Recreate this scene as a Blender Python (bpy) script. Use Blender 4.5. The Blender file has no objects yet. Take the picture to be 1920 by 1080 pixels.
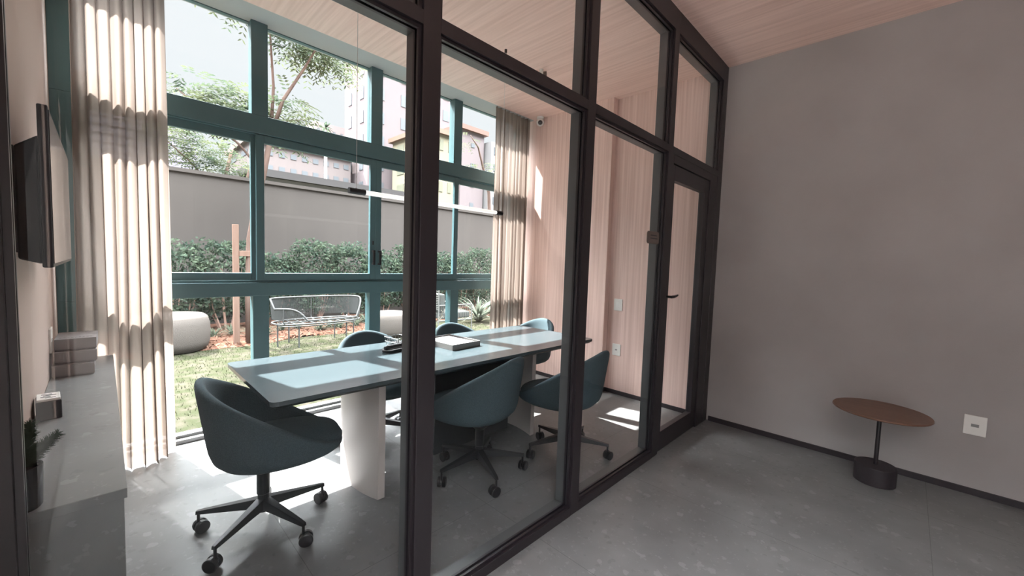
import bpy, bmesh, math, random
from mathutils import Vector, Matrix
PI = math.pi
random.seed(7)
sc = bpy.context.scene
COL = sc.collection

# ------------------------------------------------------------------ camera
cam_d = bpy.data.cameras.new('camera')
cam = bpy.data.objects.new('camera', cam_d)
COL.objects.link(cam)
cam_d.sensor_width = 36.0
cam_d.lens = 754.54 / 1920 * 36
cam_d.clip_start = 0.02
cam_d.clip_end = 400
yw, pt, rl = [math.radians(a) for a in (44.4552, -3.6666, 1.9125)]
fw = Vector((-math.sin(yw) * math.cos(pt), math.cos(yw) * math.cos(pt), math.sin(pt)))
r0 = fw.cross(Vector((0, 0, 1))).normalized()
u0 = r0.cross(fw)
rt = math.cos(rl) * r0 + math.sin(rl) * u0
up = -math.sin(rl) * r0 + math.cos(rl) * u0
M = Matrix((rt, up, -fw)).transposed().to_4x4()
M.translation = Vector((1.3379, 0, 1.5))
cam.matrix_world = M
sc.camera = cam

# ------------------------------------------------------------------ world, sun, exposure
sc.view_settings.view_transform = 'Standard'
sc.view_settings.look = 'None'
sc.view_settings.gamma = 1.0
sc.view_settings.use_curve_mapping = False
sc.view_settings.exposure = 1.42
w = bpy.data.worlds.new('world')
sc.world = w
w.use_nodes = True
bg = w.node_tree.nodes['Background']
bg.inputs[0].default_value = (0.97, 0.965, 0.98, 1)
# hazy bright sky: dim near the horizon, much brighter high up around the sun
_nt = w.node_tree
_tc = _nt.nodes.new('ShaderNodeTexCoord'); _sp = _nt.nodes.new('ShaderNodeSeparateXYZ'); _rp = _nt.nodes.new('ShaderNodeValToRGB'); _mu = _nt.nodes.new('ShaderNodeMath')
_nt.links.new(_tc.outputs['Generated'], _sp.inputs[0]); _nt.links.new(_sp.outputs[2], _rp.inputs[0]); _nt.links.new(_rp.outputs[0], _mu.inputs[0]); _nt.links.new(_mu.outputs[0], bg.inputs[1])
_mu.operation = 'MULTIPLY'; _mu.inputs[1].default_value = 13.0
_rp.color_ramp.elements[0].position = 0.43; _rp.color_ramp.elements[0].color = (0.0295,) * 3 + (1,)
_rp.color_ramp.elements[1].position = 0.66; _rp.color_ramp.elements[1].color = (1, 1, 1, 1)
sd = bpy.data.lights.new('sun', 'SUN')
sd.energy = 18.0
sd.angle = math.radians(0.53)
sd.color = (1.0, 0.95, 0.90)
sun = bpy.data.objects.new('sun', sd)
COL.objects.link(sun)
sun.rotation_euler = Vector((-1.0, -0.24, 1.43)).to_track_quat('Z', 'Y').to_euler()
sun.location = (-20, -5, 28)

# ------------------------------------------------------------------ materials
MATS = {}
def mat(name, col, rough=0.6, metal=0.0, spec=0.5, noise=None, bump=None):
    """noise=(scale vector, colour2, lo, hi, detail); bump=(scale, strength)"""
    if name in MATS: return MATS[name]
    m = bpy.data.materials.new(name); m.use_nodes = True
    nt = m.node_tree; b = nt.nodes['Principled BSDF']
    b.inputs['Base Color'].default_value = (*col, 1)
    b.inputs['Roughness'].default_value = rough
    b.inputs['Metallic'].default_value = metal
    b.inputs['Specular IOR Level'].default_value = spec
    tc = nt.nodes.new('ShaderNodeTexCoord')
    if noise:
        sca, c2, lo, hi, det = noise
        mp = nt.nodes.new('ShaderNodeMapping'); mp.inputs['Scale'].default_value = sca
        nz = nt.nodes.new('ShaderNodeTexNoise'); nz.inputs['Scale'].default_value = 1; nz.inputs['Detail'].default_value = det
        cr = nt.nodes.new('ShaderNodeValToRGB')
        cr.color_ramp.elements[0].position = lo; cr.color_ramp.elements[0].color = (*col, 1)
        cr.color_ramp.elements[1].position = hi; cr.color_ramp.elements[1].color = (*c2, 1)
        nt.links.new(tc.outputs['Object'], mp.inputs[0]); nt.links.new(mp.outputs[0], nz.inputs[0])
        nt.links.new(nz.outputs[0], cr.inputs[0]); nt.links.new(cr.outputs[0], b.inputs['Base Color'])
    if bump:
        nb = nt.nodes.new('ShaderNodeTexNoise'); nb.inputs['Scale'].default_value = bump[0]
        bp = nt.nodes.new('ShaderNodeBump'); bp.inputs['Strength'].default_value = bump[1]; bp.inputs['Distance'].default_value = 0.01
        nt.links.new(tc.outputs['Object'], nb.inputs[0]); nt.links.new(nb.outputs[0], bp.inputs['Height'])
        nt.links.new(bp.outputs[0], b.inputs['Normal'])
    MATS[name] = m
    return m

def stone(name, base, seams, rough):
    m = bpy.data.materials.new(name); m.use_nodes = True
    nt = m.node_tree; N = nt.nodes; L = nt.links; b = N['Principled BSDF']
    tc = N.new('ShaderNodeTexCoord')
    n1 = N.new('ShaderNodeTexNoise'); n1.inputs['Scale'].default_value = 3.0; n1.inputs['Detail'].default_value = 6
    L.new(tc.outputs['Object'], n1.inputs[0])
    r1 = N.new('ShaderNodeValToRGB')
    r1.color_ramp.elements[0].position = 0.3; r1.color_ramp.elements[0].color = (*[c * 0.82 for c in base], 1)
    r1.color_ramp.elements[1].position = 0.7; r1.color_ramp.elements[1].color = (*[c * 1.15 for c in base], 1)
    L.new(n1.outputs[0], r1.inputs[0])
    # angular pale chips
    col = r1.outputs[0]
    for sc_, lim, gain in ((17.0, 0.10, 1.45), (42.0, 0.20, 1.3), (26.0, 0.16, 0.78)):
        nn = N.new('ShaderNodeTexNoise'); nn.inputs['Scale'].default_value = sc_ * 1.5
        L.new(tc.outputs['Object'], nn.inputs[0])
        mx = N.new('ShaderNodeMix'); mx.data_type = 'RGBA'; mx.blend_type = 'ADD'; mx.inputs[0].default_value = 0.05
        L.new(tc.outputs['Object'], mx.inputs[6]); L.new(nn.outputs['Color'], mx.inputs[7])
        v = N.new('ShaderNodeTexVoronoi'); v.inputs['Scale'].default_value = sc_
        L.new(mx.outputs[2], v.inputs['Vector'])
        sep = N.new('ShaderNodeSeparateColor'); L.new(v.outputs['Color'], sep.inputs[0])
        a = N.new('ShaderNodeMath'); a.operation = 'LESS_THAN'; a.inputs[1].default_value = lim; L.new(sep.outputs[0], a.inputs[0])
        d = N.new('ShaderNodeMath'); d.operation = 'LESS_THAN'; d.inputs[1].default_value = 0.38; L.new(v.outputs['Distance'], d.inputs[0])
        p = N.new('ShaderNodeMath'); p.operation = 'MULTIPLY'; L.new(a.outputs[0], p.inputs[0]); L.new(d.outputs[0], p.inputs[1])
        q = N.new('ShaderNodeMath'); q.operation = 'MULTIPLY'; q.inputs[1].default_value = 0.6; L.new(p.outputs[0], q.inputs[0])
        mc = N.new('ShaderNodeMix'); mc.data_type = 'RGBA'
        mc.inputs[7].default_value = (*[min(1, c * gain) for c in base], 1)
        L.new(q.outputs[0], mc.inputs[0]); L.new(col, mc.inputs[6]); col = mc.outputs[2]
    if seams:
        br = N.new('ShaderNodeTexBrick'); br.offset = 0.0
        br.inputs['Scale'].default_value = 1.0; br.inputs['Mortar Size'].default_value = 0.0016
        br.inputs['Brick Width'].default_value = 1.96; br.inputs['Row Height'].default_value = 0.98
        mp = N.new('ShaderNodeMapping'); mp.inputs['Location'].default_value = (0.43, 0.32, 0)
        L.new(tc.outputs['Object'], mp.inputs[0]); L.new(mp.outputs[0], br.inputs[0])
        ms = N.new('ShaderNodeMix'); ms.data_type = 'RGBA'; ms.inputs[7].default_value = (*[c * 0.55 for c in base], 1)
        L.new(br.outputs['Fac'], ms.inputs[0]); L.new(col, ms.inputs[6]); col = ms.outputs[2]
    L.new(col, b.inputs['Base Color'])
    b.inputs['Roughness'].default_value = rough
    b.inputs['Specular IOR Level'].default_value = 0.45
    MATS[name] = m
    return m

def glass(name, tint, refl, haze=0.0):
    m = bpy.data.materials.new(name); m.use_nodes = True
    nt = m.node_tree; N = nt.nodes; L = nt.links
    N.remove(N['Principled BSDF']); out = N['Material Output']
    t = N.new('ShaderNodeBsdfTransparent'); t.inputs[0].default_value = (*tint, 1)
    g = N.new('ShaderNodeBsdfGlossy'); g.inputs['Roughness'].default_value = 0.0
    lw = N.new('ShaderNodeFresnel'); lw.inputs[0].default_value = 1.45
    mu = N.new('ShaderNodeMath'); mu.operation = 'MULTIPLY'; mu.inputs[1].default_value = refl
    ge = N.new('ShaderNodeNewGeometry'); fr = N.new('ShaderNodeMath'); fr.operation = 'SUBTRACT'; fr.inputs[0].default_value = 1.0
    L.new(ge.outputs['Backfacing'], fr.inputs[1])
    m0 = N.new('ShaderNodeMath'); m0.operation = 'MULTIPLY'; L.new(lw.outputs[0], m0.inputs[0]); L.new(fr.outputs[0], m0.inputs[1])
    L.new(m0.outputs[0], mu.inputs[0])
    mx = N.new('ShaderNodeMixShader'); L.new(mu.outputs[0], mx.inputs[0]); L.new(t.outputs[0], mx.inputs[1]); L.new(g.outputs[0], mx.inputs[2])
    last = mx
    if haze:
        tr = N.new('ShaderNodeBsdfTranslucent'); tr.inputs[0].default_value = (0.9, 0.95, 0.95, 1)
        m2 = N.new('ShaderNodeMixShader'); m2.inputs[0].default_value = haze
        L.new(mx.outputs[0], m2.inputs[1]); L.new(tr.outputs[0], m2.inputs[2]); last = m2
    L.new(last.outputs[0], out.inputs[0])
    MATS[name] = m
    return m

def sheer(name, col, transp, transl):
    m = bpy.data.materials.new(name); m.use_nodes = True
    nt = m.node_tree; N = nt.nodes; L = nt.links
    N.remove(N['Principled BSDF']); out = N['Material Output']
    d = N.new('ShaderNodeBsdfDiffuse'); d.inputs[0].default_value = (*col, 1)
    tl = N.new('ShaderNodeBsdfTranslucent'); tl.inputs[0].default_value = (*col, 1)
    t = N.new('ShaderNodeBsdfTransparent')
    a = N.new('ShaderNodeMixShader'); a.inputs[0].default_value = transl
    L.new(d.outputs[0], a.inputs[1]); L.new(tl.outputs[0], a.inputs[2])
    b = N.new('ShaderNodeMixShader'); b.inputs[0].default_value = transp
    L.new(a.outputs[0], b.inputs[1]); L.new(t.outputs[0], b.inputs[2])
    L.new(b.outputs[0], out.inputs[0])
    MATS[name] = m
    return m

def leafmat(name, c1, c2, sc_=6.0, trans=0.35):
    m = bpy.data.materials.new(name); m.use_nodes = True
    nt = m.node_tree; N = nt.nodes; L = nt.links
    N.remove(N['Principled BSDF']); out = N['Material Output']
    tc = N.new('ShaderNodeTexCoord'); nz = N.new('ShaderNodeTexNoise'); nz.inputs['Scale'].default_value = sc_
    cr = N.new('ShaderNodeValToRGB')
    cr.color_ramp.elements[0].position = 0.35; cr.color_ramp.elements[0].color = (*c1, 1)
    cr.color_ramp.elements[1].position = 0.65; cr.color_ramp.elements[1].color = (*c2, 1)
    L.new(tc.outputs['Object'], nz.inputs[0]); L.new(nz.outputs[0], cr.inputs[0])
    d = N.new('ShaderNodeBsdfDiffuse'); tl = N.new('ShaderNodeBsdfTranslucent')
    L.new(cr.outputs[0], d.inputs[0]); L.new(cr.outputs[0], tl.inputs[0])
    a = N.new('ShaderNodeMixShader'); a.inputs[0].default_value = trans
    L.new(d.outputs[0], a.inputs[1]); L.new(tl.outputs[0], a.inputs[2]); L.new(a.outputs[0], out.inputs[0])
    MATS[name] = m
    return m

M_floor = stone('grey_terrazzo_stone', (0.150, 0.149, 0.150), True, 0.34)
M_slab = stone('sideboard_stone', (0.19, 0.196, 0.196), False, 0.38)
M_ceil = mat('wood_ceiling', (0.90, 0.655, 0.575), 0.55, noise=((1.2, 38, 38), (0.76, 0.525, 0.45), 0.35, 0.7, 3))
M_wood = mat('wood_wall', (0.88, 0.655, 0.585), 0.5, noise=((42, 42, 0.7), (0.70, 0.48, 0.42), 0.33, 0.68, 3))
M_grey = mat('grey_plaster', (0.40, 0.375, 0.365), 0.62, noise=((1.6, 1.6, 1.6), (0.35, 0.322, 0.312), 0.3, 0.7, 5), bump=(60, 0.08))
M_cream = mat('cream_plaster', (0.56, 0.43, 0.375), 0.6, bump=(80, 0.04))
M_gyp = mat('gypsum_grey', (0.42, 0.42, 0.42), 0.8)
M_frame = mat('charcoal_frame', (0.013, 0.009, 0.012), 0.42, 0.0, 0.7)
M_frame_lit = mat('charcoal_frame_lit', (0.075, 0.078, 0.080), 0.38, 0.0, 0.7)  # lighter copy of the frame colour, daylight on the inner sides painted in
M_wframe = mat('flare_teal_frame', (0.075, 0.155, 0.168), 0.45)  # lens flare over the window frames mixed into their base colour as teal
M_base = mat('dark_skirting', (0.028, 0.022, 0.026), 0.5)
M_glassp = glass('partition_glass', (0.975, 0.992, 0.995), 0.8)
M_glassw = glass('window_glass', (0.98, 0.995, 1.0), 0.7)
M_black = mat('black_plastic', (0.012, 0.011, 0.013), 0.4)
M_metal = mat('black_metal', (0.022, 0.022, 0.025), 0.35, metal=0.3)
M_white = mat('white_plastic', (0.80, 0.78, 0.74), 0.4)
M_fabric = mat('teal_grey_fabric', (0.052, 0.076, 0.088), 0.95, spec=0.2, noise=((220, 220, 220), (0.068, 0.098, 0.112), 0.4, 0.6, 2), bump=(400, 0.2))
M_table = mat('table_laminate', (0.048, 0.066, 0.074), 0.22, spec=0.75, noise=((4, 0.8, 4), (0.044, 0.061, 0.069), 0.3, 0.7, 3))
M_pedestal = mat('pedestal_laminate', (0.60, 0.53, 0.50), 0.4)
M_boxg = mat('grey_cardboard', (0.30, 0.285, 0.29), 0.8)
M_paper = mat('white_paper', (0.85, 0.83, 0.80), 0.7)
M_trayg = mat('grey_tray', (0.16, 0.155, 0.15), 0.6)
M_walnut = mat('walnut_top', (0.20, 0.105, 0.07), 0.35, noise=((2, 30, 2), (0.14, 0.07, 0.048), 0.3, 0.7, 4))
M_screen = mat('tv_screen', (0.02, 0.02, 0.022), 0.12)
M_tvb = mat('tv_shell', (0.014, 0.011, 0.014), 0.5)
M_steel = mat('steel', (0.45, 0.45, 0.45), 0.3, metal=1.0)
M_acryl = mat('opal_acrylic', (0.80, 0.78, 0.76), 0.3)
M_acryl.node_tree.nodes['Principled BSDF'].inputs['Emission Color'].default_value = (1.0, 0.93, 0.88, 1)
M_acryl.node_tree.nodes['Principled BSDF'].inputs['Emission Strength'].default_value = 0.35
M_sheer = sheer('sheer_curtain', (0.315, 0.255, 0.222), 0.06, 0.50)
M_clear = glass('clear_glass', (0.92, 0.96, 0.95), 1.0)

# ------------------------------------------------------------------ mesh helpers
def box(bm, x0, x1, y0, y1, z0, z1):
    vs = [bm.verts.new(p) for p in ((x0, y0, z0), (x1, y0, z0), (x1, y1, z0), (x0, y1, z0), (x0, y0, z1), (x1, y0, z1), (x1, y1, z1), (x0, y1, z1))]
    for f in ((0, 3, 2, 1), (4, 5, 6, 7), (0, 1, 5, 4), (1, 2, 6, 5), (2, 3, 7, 6), (3, 0, 4, 7)):
        bm.faces.new([vs[i] for i in f])
def ring_verts(bm, c, ax, r, n, ph=0.0, ry=None):
    ax = Vector(ax).normalized()
    t = Vector((0, 0, 1)) if abs(ax.z) < 0.9 else Vector((1, 0, 0))
    a = ax.cross(t).normalized(); b = ax.cross(a)
    ry = r if ry is None else ry
    return [bm.verts.new(Vector(c) + a * r * math.cos(2 * PI * i / n + ph) + b * ry * math.sin(2 * PI * i / n + ph)) for i in range(n)]
def tube(bm, pts, rs, n=10, caps=True):
    pts = [Vector(p) for p in pts]
    if not isinstance(rs, (list, tuple)): rs = [rs] * len(pts)
    rings = []
    for i, p in enumerate(pts):
        d = (pts[min(i + 1, len(pts) - 1)] - pts[max(i - 1, 0)])
        rings.append(ring_verts(bm, p, d, rs[i], n))
    # align rings to avoid twist
    for k in range(1, len(rings)):
        prev, cur = rings[k - 1], rings[k]
        best = min(range(n), key=lambda s: sum((cur[(j + s) % n].co - prev[j].co).length for j in range(0, n, max(1, n // 4))))
        rings[k] = cur[best:] + cur[:best]
    for a, b in zip(rings, rings[1:]):
        for j in range(n):
            bm.faces.new((a[j], a[(j + 1) % n], b[(j + 1) % n], b[j]))
    if caps:
        bm.faces.new(rings[0][::-1]); bm.faces.new(rings[-1])
def lathe(bm, prof, c=(0, 0, 0), n=32):
    """prof: (r,z) list; closed at the axis if r==0"""
    rows = []
    for r, z in prof:
        if r <= 1e-6: rows.append([bm.verts.new((c[0], c[1], c[2] + z))])
        else: rows.append([bm.verts.new((c[0] + r * math.cos(2 * PI * i / n), c[1] + r * math.sin(2 * PI * i / n), c[2] + z)) for i in range(n)])
    for a, b in zip(rows, rows[1:]):
        for j in range(n):
            k = (j + 1) % n
            if len(a) == 1 and len(b) == 1: continue
            if len(a) == 1: bm.faces.new((a[0], b[k], b[j]))
            elif len(b) == 1: bm.faces.new((a[j], a[k], b[0]))
            else: bm.faces.new((a[j], a[k], b[k], b[j]))
def prism(bm, poly, z0, z1):
    a = [bm.verts.new((x, y, z0)) for x, y in poly]; b = [bm.verts.new((x, y, z1)) for x, y in poly]
    n = len(poly)
    bm.faces.new(a[::-1]); bm.faces.new(b)
    for i in range(n): bm.faces.new((a[i], a[(i + 1) % n], b[(i + 1) % n], b[i]))
def rounded_rect(x0, x1, y0, y1, r, n=6):
    pts = []
    for cx, cy, a0 in ((x1 - r, y1 - r, 0), (x0 + r, y1 - r, 90), (x0 + r, y0 + r, 180), (x1 - r, y0 + r, 270)):
        for i in range(n + 1):
            a = math.radians(a0 + 90 * i / n); pts.append((cx + r * math.cos(a), cy + r * math.sin(a)))
    return pts
def obj(name, bm, m, parent=None, smooth=False, bevel=0.0, sub=0, angle=None):
    me = bpy.data.meshes.new(name)
    bmesh.ops.recalc_face_normals(bm, faces=bm.faces[:])
    bm.to_mesh(me); bm.free()
    me.materials.append(m)
    o = bpy.data.objects.new(name, me); COL.objects.link(o)
    if parent: o.parent = parent
    if smooth:
        for p in me.polygons: p.use_smooth = True
        if angle:
            for e_ in (): pass
    if bevel:
        b = o.modifiers.new('bevel', 'BEVEL'); b.width = bevel; b.segments = 2; b.limit_method = 'ANGLE'; b.angle_limit = math.radians(40)
    if sub:
        s = o.modifiers.new('sub', 'SUBSURF'); s.levels = sub; s.render_levels = sub
    return o
def bm_(): return bmesh.new()
def boxes(name, bl, m, parent=None, bevel=0.0):
    bm = bm_()
    for b in bl: box(bm, *b)
    return obj(name, bm, m, parent, bevel=bevel)
def tag(o, label, cat, group=None, kind=None):
    o['label'] = label; o['category'] = cat
    if group: o['group'] = group
    if kind: o['kind'] = kind
    return o
def thing(name, label, cat, loc=(0, 0, 0), rz=0.0, group=None):
    o = bpy.data.objects.new(name, None); COL.objects.link(o); o.location = loc; o.rotation_euler = (0, 0, rz); o.empty_display_size = 0.1
    return tag(o, label, cat, group)
def struct(o, label=None, cat=None):
    o['kind'] = 'structure'
    if label: o['label'] = label
    if cat: o['category'] = cat
    return o
def sroot(name, label, cat):
    o = bpy.data.objects.new(name, None); COL.objects.link(o); o.empty_display_size = 0.1
    return struct(o, label, cat)
def copy_tree(o, parent=None):
    c = o.copy(); COL.objects.link(c)
    if parent: c.parent = parent
    for ch in list(o.children): copy_tree(ch, c)
    return c

# ------------------------------------------------------------------ room shell
H = 3.40; D = 4.19; Y0 = -0.215; XW = -2.60; XR = 3.7
struct(boxes('floor', [(XW - 0.10, XR + 0.1, Y0 - 0.1, D + 0.1, -0.12, 0.0)], M_floor), 'grey terrazzo-look stone floor with pale chips', 'floor')
struct(boxes('ceiling', [(-2.37, XR + 0.1, Y0 - 0.1, D + 0.1, H, H + 0.12)], M_ceil), 'pinkish wood slat ceiling over both rooms', 'ceiling')
struct(boxes('trim_1', [(XW - 0.13, -2.37, Y0 - 0.1, D + 0.1, H, H + 0.12)], M_gyp), 'smooth grey ceiling strip above the tall window', 'trim')
struct(boxes('wall_near', [(XW - 0.1, 1.2, Y0 - 0.1, Y0, 0, H), (1.2, XR + 0.1, Y0 - 0.1, Y0, 3.25, H), (3.6, XR + 0.1, Y0 - 0.1, Y0, 0, 3.05)], M_cream), 'cream wall carrying the television', 'wall')
struct(boxes('wall_far', [(-0.02, XR + 0.1, D, D + 0.1, 0, H)], M_grey), 'bare grey plaster wall behind the round side table', 'wall')
wb = bm_(); box(wb, XW - 0.1, -0.02, D, D + 0.1, 0, H); box(wb, XW, -1.165, 4.10, D, 0, H)
struct(obj('wall_end', wb, M_wood), 'striped pink wood panel wall at the end of the meeting room', 'wall')
struct(boxes('wall_right', [(XR, XR + 0.1, Y0 - 0.1, D + 0.1, 0, H)], M_grey), 'grey wall on the right of the lobby', 'wall')
struct(boxes('baseboard_far', [(0.02, XR, D - 0.012, D, 0, 0.045)], M_base), 'thin black skirting under the grey wall', 'baseboard')
struct(boxes('baseboard_end', [(-1.165, -0.12, D - 0.012, D, 0, 0.045), (XW, -1.153, 4.088, 4.10, 0, 0.045), (-1.165, -1.153, 4.1, D, 0, 0.045)], M_base), 'thin black skirting under the wood wall', 'baseboard')

# ------------------------------------------------------------------ glass partition
part = sroot('trim_2', 'tall charcoal framed glass partition dividing the room', 'partition')
PX = -0.12
posts = [(Y0, -0.145), (0.852, 0.930), (1.925, 2.003), (2.992, 3.070), (4.075, D)]
for a, b in posts:
    boxes('post', [(PX, -0.026, a, b, 0, H)], M_frame_lit, part, 0.002)
    boxes('shaded_face', [(-0.026, 0.0, a, b, 0, H)], M_frame, part, 0.002)  # corridor face split off in a darker colour, its shade painted in
ybays = [(posts[i][1], posts[i + 1][0]) for i in range(4)]
for a, b in ybays:
    boxes('top_rail', [(PX, -0.026, a, b, 3.25, H)], M_frame_lit, part)
    boxes('shaded_face', [(-0.026, 0.0, a, b, 3.25, H)], M_frame, part)
for a, b in ybays:
    boxes('transom', [(PX, -0.026, a, b, 2.367, 2.418)], M_frame_lit, part)
    boxes('shaded_face', [(-0.026, 0.0, a, b, 2.367, 2.418)], M_frame, part)
for a, b in ybays[:3]:
    boxes('bottom_rail', [(PX, -0.026, a, b, 0.0, 0.052)], M_frame_lit, part)
    boxes('shaded_face', [(-0.026, 0.0, a, b, 0.0, 0.052)], M_frame, part)
def bead(y0, y1, z0, z1):
    g = 0.013
    bl = []
    for xa, xb in ((-0.052, -0.040), (-0.026, -0.014)):
        bl += [(xa, xb, y0, y0 + g, z0, z1), (xa, xb, y1 - g, y1, z0, z1), (xa, xb, y0 + g, y1 - g, z0, z0 + g), (xa, xb, y0 + g, y1 - g, z1 - g, z1)]
    return bl
for i, (a, b) in enumerate(ybays):
    spans = [(2.418, 3.25)] + ([(0.052, 2.367)] if i < 3 else [])
    for z0, z1 in spans:
        boxes('glazing_bead', bead(a, b, z0, z1), M_frame, part)
        boxes('glass_pane', [(-0.037, -0.029, a, b, z0, z1)], M_glassp, part)
# door in the last bay
door = sroot('door_1', 'charcoal framed glass door next to the grey wall', 'door')
boxes('door_frame', [(-0.10, -0.002, 3.070, 3.095, 0, 2.367), (-0.10, -0.002, 3.90, 4.075, 0, 2.367), (-0.10, -0.002, 3.095, 3.90, 2.30, 2.367)], M_frame, door, 0.002)
leaf = boxes('door_leaf', [(-0.06, -0.012, 3.098, 3.150, 0.006, 2.296), (-0.06, -0.012, 3.795, 3.897, 0.006, 2.296), (-0.06, -0.012, 3.150, 3.795, 2.18, 2.296), (-0.06, -0.012, 3.150, 3.795, 0.006, 0.165)], M_frame, door, 0.002)
boxes('glass_pane', [(-0.040, -0.032, 3.150, 3.795, 0.165, 2.18)], M_glassp, leaf)
for s, xx in ((1, -0.012), (-1, -0.06)):
    hb = bm_()
    z = 1.27
    tube(hb, [(xx, 3.115, z), (xx + s * 0.045, 3.115, z)], 0.010, 10)
    tube(hb, [(xx + s * 0.045, 3.105, z), (xx + s * 0.050, 3.14, z + 0.001), (xx + s * 0.048, 3.19, z + 0.004), (xx + s * 0.042, 3.235, z + 0.010)], [0.011, 0.011, 0.009, 0.007], 10)
    box(hb, min(xx, xx + s * 0.006), max(xx, xx + s * 0.006), 3.10, 3.132, z - 0.10, z + 0.04)
    hd = obj('door_handle', hb, M_black, leaf, smooth=False)
# ------------------------------------------------------------------ big window
win = sroot('window_1', 'floor to ceiling window with flare-tinted dark frame onto the garden', 'window')
XA, XB = XW - 0.10, XW
mull = [(Y0, -0.10), (0.888, 1.008), (1.923, 2.044), (2.953, 3.073), (4.03, D)]
for i, (a, b) in enumerate(mull):
    boxes('mullion', [(XA, XB, a, b, 0.05, 1.14), (XA, XB, a, b, 2.50, H)] + ([(XA, XB, a, b, 1.14, 2.5)] if i in (0, 4) else []), M_wframe, win, 0.003)
yb = [(mull[i][1], mull[i + 1][0]) for i in range(4)]
boxes('transom', [(XA, XB + 0.006, mull[0][1], mull[4][0], 2.50, 2.65), (XA, XB - 0.012, mull[0][1], mull[4][0], 2.492, 2.50)], M_wframe, win, 0.004)
boxes('window_sill', [(XA, XB + 0.006, mull[0][1], mull[4][0], 1.14, 1.255), (XA, XB - 0.02, mull[0][1], mull[4][0], 1.255, 1.275)], M_wframe, win, 0.004)
boxes('bottom_rail', [(XA, XB, Y0, D, 0.0, 0.032), (XA, XB - 0.05, Y0, D, 0.032, 0.055)], mat('aluminium_track', (0.20, 0.20, 0.20), 0.4, metal=0.6), win, 0.002)
boxes('top_rail', [(XA, XB - 0.06, Y0, D, H - 0.008, H)], M_wframe, win)
for a, b in yb:
    boxes('glass_pane', [(XW - 0.055, XW - 0.048, a, b, 2.65, H - 0.008)], M_glassw, win)
    boxes('glass_pane', [(XW - 0.055, XW - 0.048, a, b, 0.05, 1.14)], M_glassw, win)
cen = [-0.10, 0.948, 1.983, 3.013, 4.03]
for i in range(4):
    xo = -0.045 if i in (0, 3) else -0.004        # outer / inner track
    a, b = cen[i] - (0.03 if i in (1, ) else 0), cen[i + 1] + (0.03 if i == 2 else 0)
    x0, x1 = XW + xo - 0.038, XW + xo
    s = 0.060
    sash = boxes('sash', [(x0, x1, a, a + s, 1.275, 2.492), (x0, x1, b - s, b, 1.275, 2.492), (x0, x1, a + s, b - s, 1.275, 1.335), (x0, x1, a + s, b - s, 2.43, 2.492)], M_wframe, win, 0.003)
    boxes('glass_pane', [(x0 + 0.015, x0 + 0.022, a + s, b - s, 1.335, 2.43)], M_glassw, sash)
    if i in (1, 2):
        yy = b - 0.030 if i == 1 else a + 0.038
        boxes('pull_handle', [(x1, x1 + 0.040, yy - 0.012, yy + 0.012, 1.425, 1.445), (x1, x1 + 0.040, yy - 0.012, yy + 0.012, 1.555, 1.575), (x1 + 0.026, x1 + 0.040, yy - 0.012, yy + 0.012, 1.445, 1.555)], M_black, sash, 0.002)
        if i == 1: boxes('lock', [(x1, x1 + 0.012, yy - 0.006, yy + 0.006, 1.63, 1.67)], M_black, sash, 0.002)

# added window behind the camera, made up to light the corridor
w2 = sroot('added_light_window', 'added unseen window lighting the lobby', 'window')
boxes('window_frame', [(1.20, 1.25, Y0 - 0.08, Y0 - 0.02, 0, 3.25), (3.55, 3.60, Y0 - 0.08, Y0 - 0.02, 0, 3.25), (1.25, 3.55, Y0 - 0.08, Y0 - 0.02, 3.2, 3.25), (1.25, 3.55, Y0 - 0.08, Y0 - 0.02, 0.0, 0.05)], M_frame, w2)
boxes('glass_pane', [(1.25, 3.55, Y0 - 0.055, Y0 - 0.047, 0.05, 3.2)], M_glassw, w2)


# ------------------------------------------------------------------ curtains
def curtain(name, label, bot, top, npl, amp, z0=0.012, z1=H - 0.002, seed=1):
    rnd = random.Random(seed)
    def lerp_path(P, t):
        L_ = [0]
        for a, b in zip(P, P[1:]): L_.append(L_[-1] + math.dist(a, b))
        s = t * L_[-1]
        for i in range(len(P) - 1):
            if s <= L_[i + 1] + 1e-9:
                u = (s - L_[i]) / max(1e-9, L_[i + 1] - L_[i]); return (P[i][0] + (P[i + 1][0] - P[i][0]) * u, P[i][1] + (P[i + 1][1] - P[i][1]) * u)
        return P[-1]
    nu = npl * 14; nv = 26
    ph = [rnd.uniform(-0.5, 0.5) for _ in range(npl + 2)]
    am = [rnd.uniform(0.6, 1.25) for _ in range(npl + 2)]
    bm = bm_(); rows = []
    for j in range(nv + 1):
        v = j / nv; z = z1 + (z0 - z1) * v; row = []
        for i in range(nu + 1):
            u = i / nu
            k = u * npl; ki = int(k); fr = k - ki
            p = (1 - fr) * ph[ki] + fr * ph[ki + 1]; a = ((1 - fr) * am[ki] + fr * am[ki + 1]) * amp * (0.75 + 0.35 * v)
            pb = lerp_path(bot, u); ptp = lerp_path(top, u)
            vv = v ** 1.3
            x = ptp[0] + (pb[0] - ptp[0]) * vv; y = ptp[1] + (pb[1] - ptp[1]) * vv
            q = 2 * PI * k + p * 1.6 + 0.5 * math.sin(3 * v + ki)
            x += a * math.sin(q) + 0.25 * a * math.sin(2.3 * q + v * 2)
            y += 0.35 * a * math.cos(q * 1.0)
            row.append(bm.verts.new((x, y, z)))
        rows.append(row)
    for a, b in zip(rows, rows[1:]):
        for i in range(nu): bm.faces.new((a[i], a[i + 1], b[i + 1], b[i]))
    o = obj(name, bm, M_sheer, smooth=True)
    return tag(o, label, 'curtain')
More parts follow.
